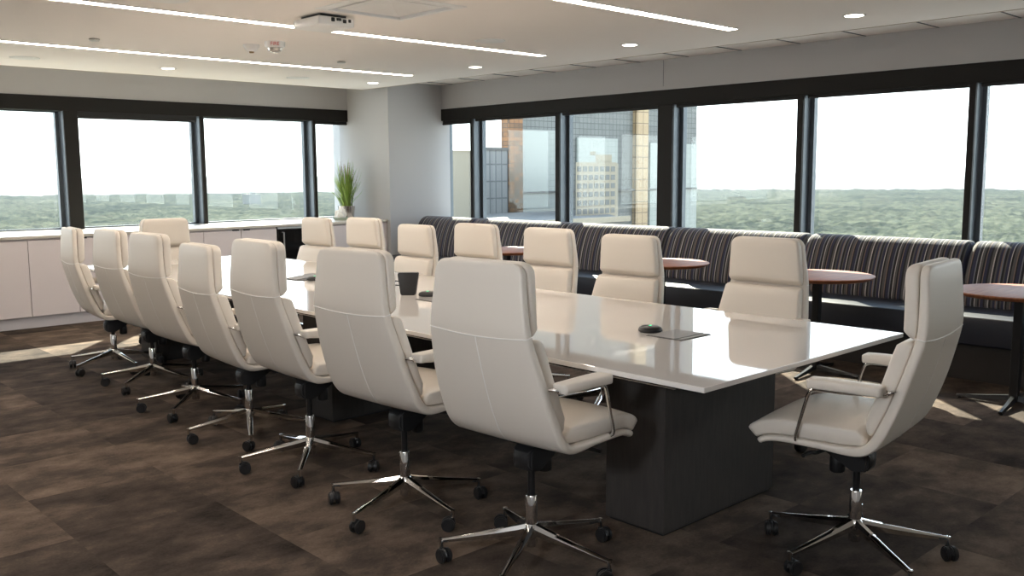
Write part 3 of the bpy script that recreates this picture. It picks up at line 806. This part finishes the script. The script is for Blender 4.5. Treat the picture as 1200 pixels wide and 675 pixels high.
    # armrests
    for sd in (-1, 1):
        b = BM()
        y1 = 0.282 * sd
        tube(b, [(-0.206, 0.262 * sd, 0.662), (-0.193, y1, 0.660), (-0.17, y1, 0.650), (-0.06, y1, 0.638), (0.03, y1, 0.636), (0.068, y1, 0.632), (0.084, y1, 0.614), (0.105, y1, 0.540), (0.128, y1, 0.455), (0.131, 0.262 * sd, 0.434)], 0.0085, 10, 5, 0.75)
        arm = obj('armrest', b, M['chrome'], root)
        b = BM(); slab(b, [(-0.175, 0.6435), (-0.08, 0.643), (0.0, 0.643), (0.085, 0.641)], lerpw([(0, 0.066), (1, 0.074)]), 0.034, 0.008, (0.014, 0.014), 0.002, 16, side=1, m=5)
        for v in b.verts: v.co.y += 0.280 * sd
        obj('arm_pad', b, M['leather'], arm, angle=60)
    return root

UPPER = ('gas_lift', 'tilt_mechanism', 'shell', 'seat_cushion', 'back_cushion', 'headrest', 'armrest')
chair0 = make_chair()
used = False
def place_chair(x, y, face, top, legang, label, group):
    global used
    c = chair0 if not used else copy_tree(chair0)
    used = True
    c.location = (x, y, 0); c.rotation_euler = (0, 0, R(face)); c['label'] = label; c['group'] = group
    for ch in c.children:
        nm = ch.name.split('.')[0]
        if nm in UPPER: ch.location.z = top - 1.085
        if nm == 'base': ch.rotation_euler = (0, 0, R(legang - face))
    return c
GL = 'chairs along the near side of the table'
GR_ = 'chairs along the window side of the table'
ordn = ['cream swivel chair at the far end of the near row, leftmost in the photo',
        'cream swivel chair second in the near row from the far left end',
        'cream swivel chair third in the near row from the far left end',
        'cream swivel chair in the exact middle of the near row of seven',
        'cream swivel chair third in the near row counted from the front',
        'cream swivel chair second in the near row from the front, left of the front chair',
        'cream swivel chair at the front of the near row, largest back in the photo']
LCH = [(2.554, 7.137, -7, 1.08, 59.1), (2.541, 6.373, 0, 1.10, 1.7), (2.451, 5.501, 1, 1.115, 7.7), (2.415, 4.728, -4, 1.09, 27.3),
       (2.36, 3.988, -2, 1.15, 14.2), (2.336, 3.168, 4, 1.155, 51.5), (2.343, 2.39, 4, 1.16, 64.1)]
for (x, y, f_, tp, la), l in zip(LCH, ordn): place_chair(x, y, f_, tp, la, l, GL)
place_chair(3.255, 1.571, 97, 1.14, 22.7, 'cream swivel chair alone at the near head of the table, on the right', 'chairs at the heads of the table')
place_chair(3.397, 7.86, 270, 1.08, 10, 'cream swivel chair alone at the far head of the table, facing us', 'chairs at the heads of the table')
RY = [7.27, 6.52, 5.82, 5.09, 4.355, 3.648, 2.70]
RZ = [1.073, 1.095, 1.062, 1.094, 1.090, 1.075, 1.102]
rlab = ['cream swivel chair across the table in front of the black fridge', 'cream swivel chair across the table in front of the plant',
        'cream swivel chair across the table in front of the column', 'cream swivel chair across the table before the left end of the striped bench',
        'cream window side chair whose headrest shows right of the largest chair back',
        'cream window side chair standing left of the half hidden walnut table',
        'cream window side chair nearest the front, left of the walnut table with visible post']
for i in range(7): place_chair(4.20, RY[i], 180 + (0, 2, -2, 1, 0, 1, 0)[i], RZ[i], 12 * i + 5, rlab[i], GR_)

# ------------------------------------------------------------------ banquette along the right windows
SY = [9.45, 8.42, 6.90, 5.50, 4.05, 2.70, 1.30, -0.10]
t = thing('banquette', 'long built-in bench with striped back and navy vinyl seat under the right windows', 'bench', (0, 0, 0))
XF = 6.62
b = BM(); box(b, XF + 0.06, 7.70, SY[-1], SY[0], 0.0, 0.262); obj('plinth', b, M['dark_kick'], t, smooth=False)
for a, c in zip(SY, SY[1:]):
    b = BM(); box(b, XF, 7.36, c + 0.003, a - 0.003, 0.255, 0.455, 0.014, 3); obj('seat', b, M['vinyl'], t)
def bcushion(y0, y1):
    b = BM()
    prof = [(7.13, 0.45), (7.125, 0.50), (7.16, 0.66), (7.215, 0.80), (7.255, 0.865), (7.305, 0.908), (7.37, 0.926), (7.43, 0.918), (7.475, 0.885), (7.50, 0.82), (7.50, 0.45)]
    P = [(p.x, p.z) for p in catmull([(x, 0, z) for x, z in prof], 4)]
    n = 24; L_ = y1 - y0
    secs = []
    for k in range(n + 1):
        s = k / n; 
        # end rounding
        d = min(s, 1 - s) * L_
        u = 0.0
        rr = 0.05
        secs.append(s)
    ys = [y0 + 0.05 * (1 - math.cos(math.pi / 2 * k / 6)) for k in range(6)] + [y0 + 0.05 + (L_ - 0.1) * k / 14 for k in range(15)] + [y1 - 0.05 * (1 - math.cos(math.pi / 2 * k / 6)) for k in range(5, -1, -1)]
    rings = []
    for yy in ys:
        d = min(yy - y0, y1 - yy)
        u = 0 if d >= 0.05 else 0.05 - math.sqrt(max(0.05 ** 2 - (0.05 - d) ** 2, 0))
        ring = []
        for x, z in P:
            cx_, cz_ = 7.25, 0.60
            zz = z - u * max(0, (z - 0.5) / 0.45) if z > 0.5 else z
            xx = x + u * 0.9 if x < 7.33 else x - u * 0.5
            ring.append(b.verts.new((xx, yy, zz)))
        rings.append(ring)
    K = len(P)
    for r0, r1 in zip(rings, rings[1:]):
        for k in range(K - 1): b.faces.new((r0[k], r0[k + 1], r1[k + 1], r1[k]))
    b.faces.new(rings[0]); b.faces.new(rings[-1])
    return b
for a, c in zip(SY, SY[1:]):
    obj('back_cushion', bcushion(c + 0.002, a - 0.002), M['stripe'], t, angle=50)

# round cafe tables
def cafe(x, y, label):
    t = thing('cafe_table', label, 'round table', (x, y, 0), 0, 'round wooden tables by the bench')
    b = BM(); lathe(b, [(0, 0.690), (0.355, 0.690), (0.378, 0.700), (0.390, 0.712), (0.388, 0.7165), (0.383, 0.718), (0, 0.718)], 72); obj('tabletop', b, M['walnut'], t, angle=50)
    b = BM(); box(b, -0.10, 0.10, -0.10, 0.10, 0.682, 0.690, 0.002, 1)
    for q in range(4):
        a = q * math.pi / 2; tube(b, [(0.02 * math.cos(a), 0.02 * math.sin(a), 0.676), (0.17 * math.cos(a), 0.17 * math.sin(a), 0.684)], 0.010, 8, 0, 0.6)
    obj('mounting_plate', b, M['black_steel'], t)
    b = BM(); box(b, -0.026, 0.026, -0.026, 0.026, 0.03, 0.682, 0.004, 2); obj('post', b, M['black_steel'], t, smooth=False)
    for q in range(4):
        a = q * math.pi / 2 + R(6)
        b = BM()
        secs = [(0.02, 0.022, 0.028, 0.062), (0.16, 0.018, 0.020, 0.042), (0.315, 0.014, 0.010, 0.024), (0.335, 0.012, 0.010, 0.022)]
        rings = [[b.verts.new((r_ * math.cos(a) - yv * math.sin(a), r_ * math.sin(a) + yv * math.cos(a), z)) for yv, z in ((-w, z0), (w, z0), (w * 0.6, z1), (-w * 0.6, z1))] for r_, w, z0, z1 in secs]
        for r0, r1 in zip(rings, rings[1:]):
            for i in range(4): b.faces.new((r0[i], r0[(i + 1) % 4], r1[(i + 1) % 4], r1[i]))
        b.faces.new(rings[0]); b.faces.new(rings[-1])
        lathe(b, [(0, 0.0), (0.012, 0.0), (0.012, 0.012), (0, 0.012)], 12, 0.315 * math.cos(a), 0.315 * math.sin(a))
        obj('foot', b, M['chrome'] if False else M['black_steel'], t, angle=30)
cafe(6.15, 1.97, 'round walnut cafe table at the right edge, beyond the near head chair')
cafe(6.15, 3.32, 'round walnut cafe table with its black post right of the nearest window side chair')
cafe(6.15, 4.72, 'round walnut cafe table between two window side chairs at mid bench')
cafe(6.15, 6.60, 'round walnut cafe table farthest along the bench, a pale sliver between chair backs')

# ------------------------------------------------------------------ outside
GZ = -60.0
b = BM()
NRAD, NAZ = 410, 640
radii = [30 * (330 / 30) ** (i / 30) for i in range(30)] + [330 * (3380 / 330) ** (i / 380) for i in range(381)]
az = [R(-6) + R(102) * j / NAZ for j in range(NAZ + 1)]
grid = []
for i, r_ in enumerate(radii):
    row = []
    for a in az:
        x, y = r_ * math.cos(a), r_ * math.sin(a)
        d = noise.voronoi(Vector((x / 13, y / 13, 0)))[0][0]
        n = 7.0 * max(0.0, 1 - 1.9 * d * d) + noise.noise(Vector((x * 0.012, y * 0.012, 9))) * 5 - 3
        row.append(b.verts.new((x, y, GZ + n)))
    grid.append(row)
for i in range(NRAD):
    for j in range(NAZ):
        b.faces.new((grid[i][j], grid[i + 1][j], grid[i + 1][j + 1], grid[i][j + 1]))
tag(obj('tree_canopy', b, M['forest'], angle=180), 'endless green treetops stretching from the tower to the horizon', 'trees', kind='stuff')

def prism(b, poly, z0, z1):
    q0 = [b.verts.new((x, y, z0)) for x, y in poly]; q1 = [b.verts.new((x, y, z1)) for x, y in poly]
    n = len(poly)
    for i in range(n): b.faces.new((q0[i], q0[(i + 1) % n], q1[(i + 1) % n], q1[i]))
    b.faces.new(q0); b.faces.new(q1)
    return b
def building(name, label, cat='building'):
    return thing(name, label, cat, (0, 0, 0))
t = building('glass_tower', 'tall mirror glass office tower with bronze strips outside the right windows')
b = BM()
q0 = [b.verts.new((x, y, GZ)) for x, y in ((130.1, 140), (196, 140), (215, 180), (171, 180))]
q1 = [b.verts.new((v.co.x, v.co.y, 62)) for v in q0]
for i in range(4): b.faces.new((q0[i], q0[(i + 1) % 4], q1[(i + 1) % 4], q1[i]))
b.faces.new(q0); b.faces.new(q1)
obj('curtain_wall', b, M['dark_curtain'], t, smooth=False)
b = BM(); box(b, 130.0, 134.0, 138.8, 141, GZ, 62); obj('bronze_strip', b, M['bronze_dark'], t, smooth=False)
b = BM(); box(b, 170.8, 175.2, 138.8, 141, GZ, 62); obj('bronze_strip', b, M['bronze_pale'], t, smooth=False)
for x0, x1, z1 in ((134.2, 146.5, 10.6), (151.4, 165.0, 9.3), (177.0, 195.9, 8.6)):  # panels carrying the painted sky reflections
    b = BM(); box(b, x0, x1, 139.6, 140.5, GZ, z1); obj('sky_reflection', b, M['mirrored_sky'], t, smooth=False)
b = BM(); box(b, 131, 196, 139.3, 140.2, -2.6, -2.2); obj('ledge', b, M['podium'], t, smooth=False)

t = building('reflected_office', 'reflection in the tower of a beige concrete office block with a grid of windows, built as a solid block')  # mirror image in the tower glass, modelled as a solid block in front
def beige(x0, x1, y0, y1, z1):
    return prism(BM(), [(x0, y0), (x1, y0), (x1 + 16, y1), (x0 + 16, y1)], GZ, z1)
obj('wall', beige(124.3, 135.5, 115, 128, 3.5), M['concrete'], t, smooth=False)
b = BM(); prism(b, [(130.8, 116), (135.4, 116), (140, 120), (136.5, 120)], 3.4, 4.95); box(b, 132.6, 133.1, 118, 119, 4.9, 5.6); obj('penthouse', b, M['concrete'], t, smooth=False)
for r_ in range(7):
    for c_ in range(7):
        x = 124.3 + 0.35 + c_ * 1.56; z = 2.75 - r_ * 1.55
        b = BM(); box(b, x, x + 1.12, 114.95, 115.2, z - 0.95, z)
        obj('window', b, M['office_glass'], t, smooth=False)

t = building('grey_office', 'low dark grey office block left of the glass tower')
b = BM(); prism(b, [(121.6, 139), (129.9, 139), (140, 155), (136, 155)], GZ, 6.5); obj('wall', b, M['grey_office'], t, smooth=False)
b = BM(); prism(b, [(121.5, 138.8), (129.9, 138.8), (130.2, 139.3), (122.1, 139.3)], 6.2, 6.75); obj('parapet', b, M['podium'], t, smooth=False)
t = building('beige_slab', 'plain pale beige slab building seen in the narrow window beside the column')
b = BM(); prism(b, [(107.4, 130), (111.8, 130), (124, 142), (120, 142)], GZ, 5.6); obj('wall', b, M['concrete'], t, smooth=False)
b = BM(); prism(b, [(107.3, 129.9), (111.9, 129.9), (124, 142), (120, 142)], 5.5, 5.75); obj('parapet', b, M['concrete'], t, smooth=False)
t = building('podium_roof', 'grey podium building along the foot of the glass tower')
b = BM(); prism(b, [(88, 100), (121, 100), (150, 135), (120, 135)], GZ, -6.2); obj('wall', b, M['podium'], t, smooth=False)
b = BM(); prism(b, [(87.8, 99.6), (121.2, 99.6), (121.6, 100.1), (88.3, 100.1)], -6.5, -5.6); obj('parapet', b, M['concrete'], t, smooth=False)
t = building('distant_block', 'small dark office block far off on the wooded horizon')
b = BM(); box(b, 939, 965, 1800, 1830, GZ - 5, -37); obj('wall', b, M['grey_office'], t, smooth=False)
b = BM(); box(b, 950, 958, 1808, 1820, -37.5, -33); obj('plant_room', b, M['grey_office'], t, smooth=False)

# haze lying over the trees, below the level of the room
hz = bpy.data.materials.new('summer_haze')
N, L = nodes(hz); N.remove(N['Principled BSDF'])
vs = N.new('ShaderNodeVolumeScatter'); vs.inputs['Color'].default_value = (0.80, 0.93, 1.0, 1); vs.inputs['Density'].default_value = 0.00006; vs.inputs['Anisotropy'].default_value = 0.2
va = N.new('ShaderNodeVolumeAbsorption'); va.inputs['Color'].default_value = (0, 0, 0, 1); va.inputs['Density'].default_value = 0.00027
ads = N.new('ShaderNodeAddShader'); L.new(vs.outputs[0], ads.inputs[0]); L.new(va.outputs[0], ads.inputs[1])
L.new(ads.outputs[0], N['Material Output'].inputs['Volume'])
b = BM(); box(b, -700, 4200, -700, 4200, GZ - 12, -1.5)
tag(obj('haze', b, hz, smooth=False), 'pale haze hanging over the distant treetops', 'haze', kind='stuff')

# ------------------------------------------------------------------ light
w = bpy.data.worlds.new('sky'); SC.world = w; w.use_nodes = True
N, L = w.node_tree.nodes, w.node_tree.links
bg = N['Background']; tc = N.new('ShaderNodeTexCoord'); sp = N.new('ShaderNodeSeparateXYZ')
L.new(tc.outputs['Generated'], sp.inputs[0])
cr = N.new('ShaderNodeValToRGB'); e = cr.color_ramp.elements
e[0].position = 0.0; e[0].color = (0.97, 0.98, 1.0, 1); e[1].position = 0.6; e[1].color = (0.55, 0.70, 0.95, 1)
L.new(sp.outputs['Z'], cr.inputs['Fac']); L.new(cr.outputs['Color'], bg.inputs['Color'])
bg.inputs['Strength'].default_value = 3.1

sd = Vector((0.65 * math.cos(R(31)), 0.76 * math.cos(R(31)), math.sin(R(31))))
su = bpy.data.lights.new('sun', 'SUN'); su.energy = 19.5; su.angle = R(0.53); su.color = (1.0, 0.90, 0.76)
so = bpy.data.objects.new('sun', su); COL.objects.link(so); so.rotation_euler = sd.to_track_quat('Z', 'Y').to_euler()

# unseen fill lamps added: one brightens the chair backs, one the ceiling
def fill_lamp(name, loc, d, size, power, col):
    fl = bpy.data.lights.new(name, 'AREA'); fl.shape = 'DISK'; fl.size = size; fl.energy = power; fl.color = col
    fo = bpy.data.objects.new(name, fl); COL.objects.link(fo); fo.location = loc
    fo.rotation_euler = (-Vector(d)).to_track_quat('Z', 'Y').to_euler()
fill_lamp('fill_lamp', (-0.35, 1.25, 1.60), (1.0, 0.5, -0.16), 0.25, 20, (0.86, 0.93, 1.0))
fill_lamp('ceiling_fill', (-0.25, -0.35, 1.6), (-0.45, -0.45, 1), 0.3, 72, (0.95, 0.97, 1.0))
# ------------------------------------------------------------------ camera
yaw, pitch, roll = R(46.7274), R(-7.01255), R(-0.36432)
F = Vector((math.cos(pitch) * math.cos(yaw), math.cos(pitch) * math.sin(yaw), math.sin(pitch)))
r_ = Vector((math.sin(yaw), -math.cos(yaw), 0)); u_ = r_.cross(F)
Rt = r_ * math.cos(roll) + u_ * math.sin(roll); Up = u_ * math.cos(roll) - r_ * math.sin(roll)
cd = bpy.data.cameras.new('camera'); cd.sensor_width = 36; cd.lens = 36 * 1085.93 / 1200; cd.clip_end = 9000; cd.clip_start = 0.05
co = bpy.data.objects.new('camera', cd); COL.objects.link(co)
co.matrix_world = Matrix(((Rt.x, Up.x, -F.x, 0), (Rt.y, Up.y, -F.y, 0), (Rt.z, Up.z, -F.z, 1.45), (0, 0, 0, 1)))
SC.camera = co

SC.view_settings.view_transform = 'Standard'; SC.view_settings.look = 'None'
SC.view_settings.exposure = 0.48; SC.view_settings.gamma = 1.0
SC.view_settings.use_curve_mapping = False
SC.cycles.use_denoising = True
SC.cycles.max_bounces = 12; SC.cycles.diffuse_bounces = 6; SC.cycles.glossy_bounces = 5
SC.cycles.transparent_max_bounces = 12
SC.cycles.sample_clamp_indirect = 8.0
SC.cycles.caustics_reflective = False; SC.cycles.caustics_refractive = False
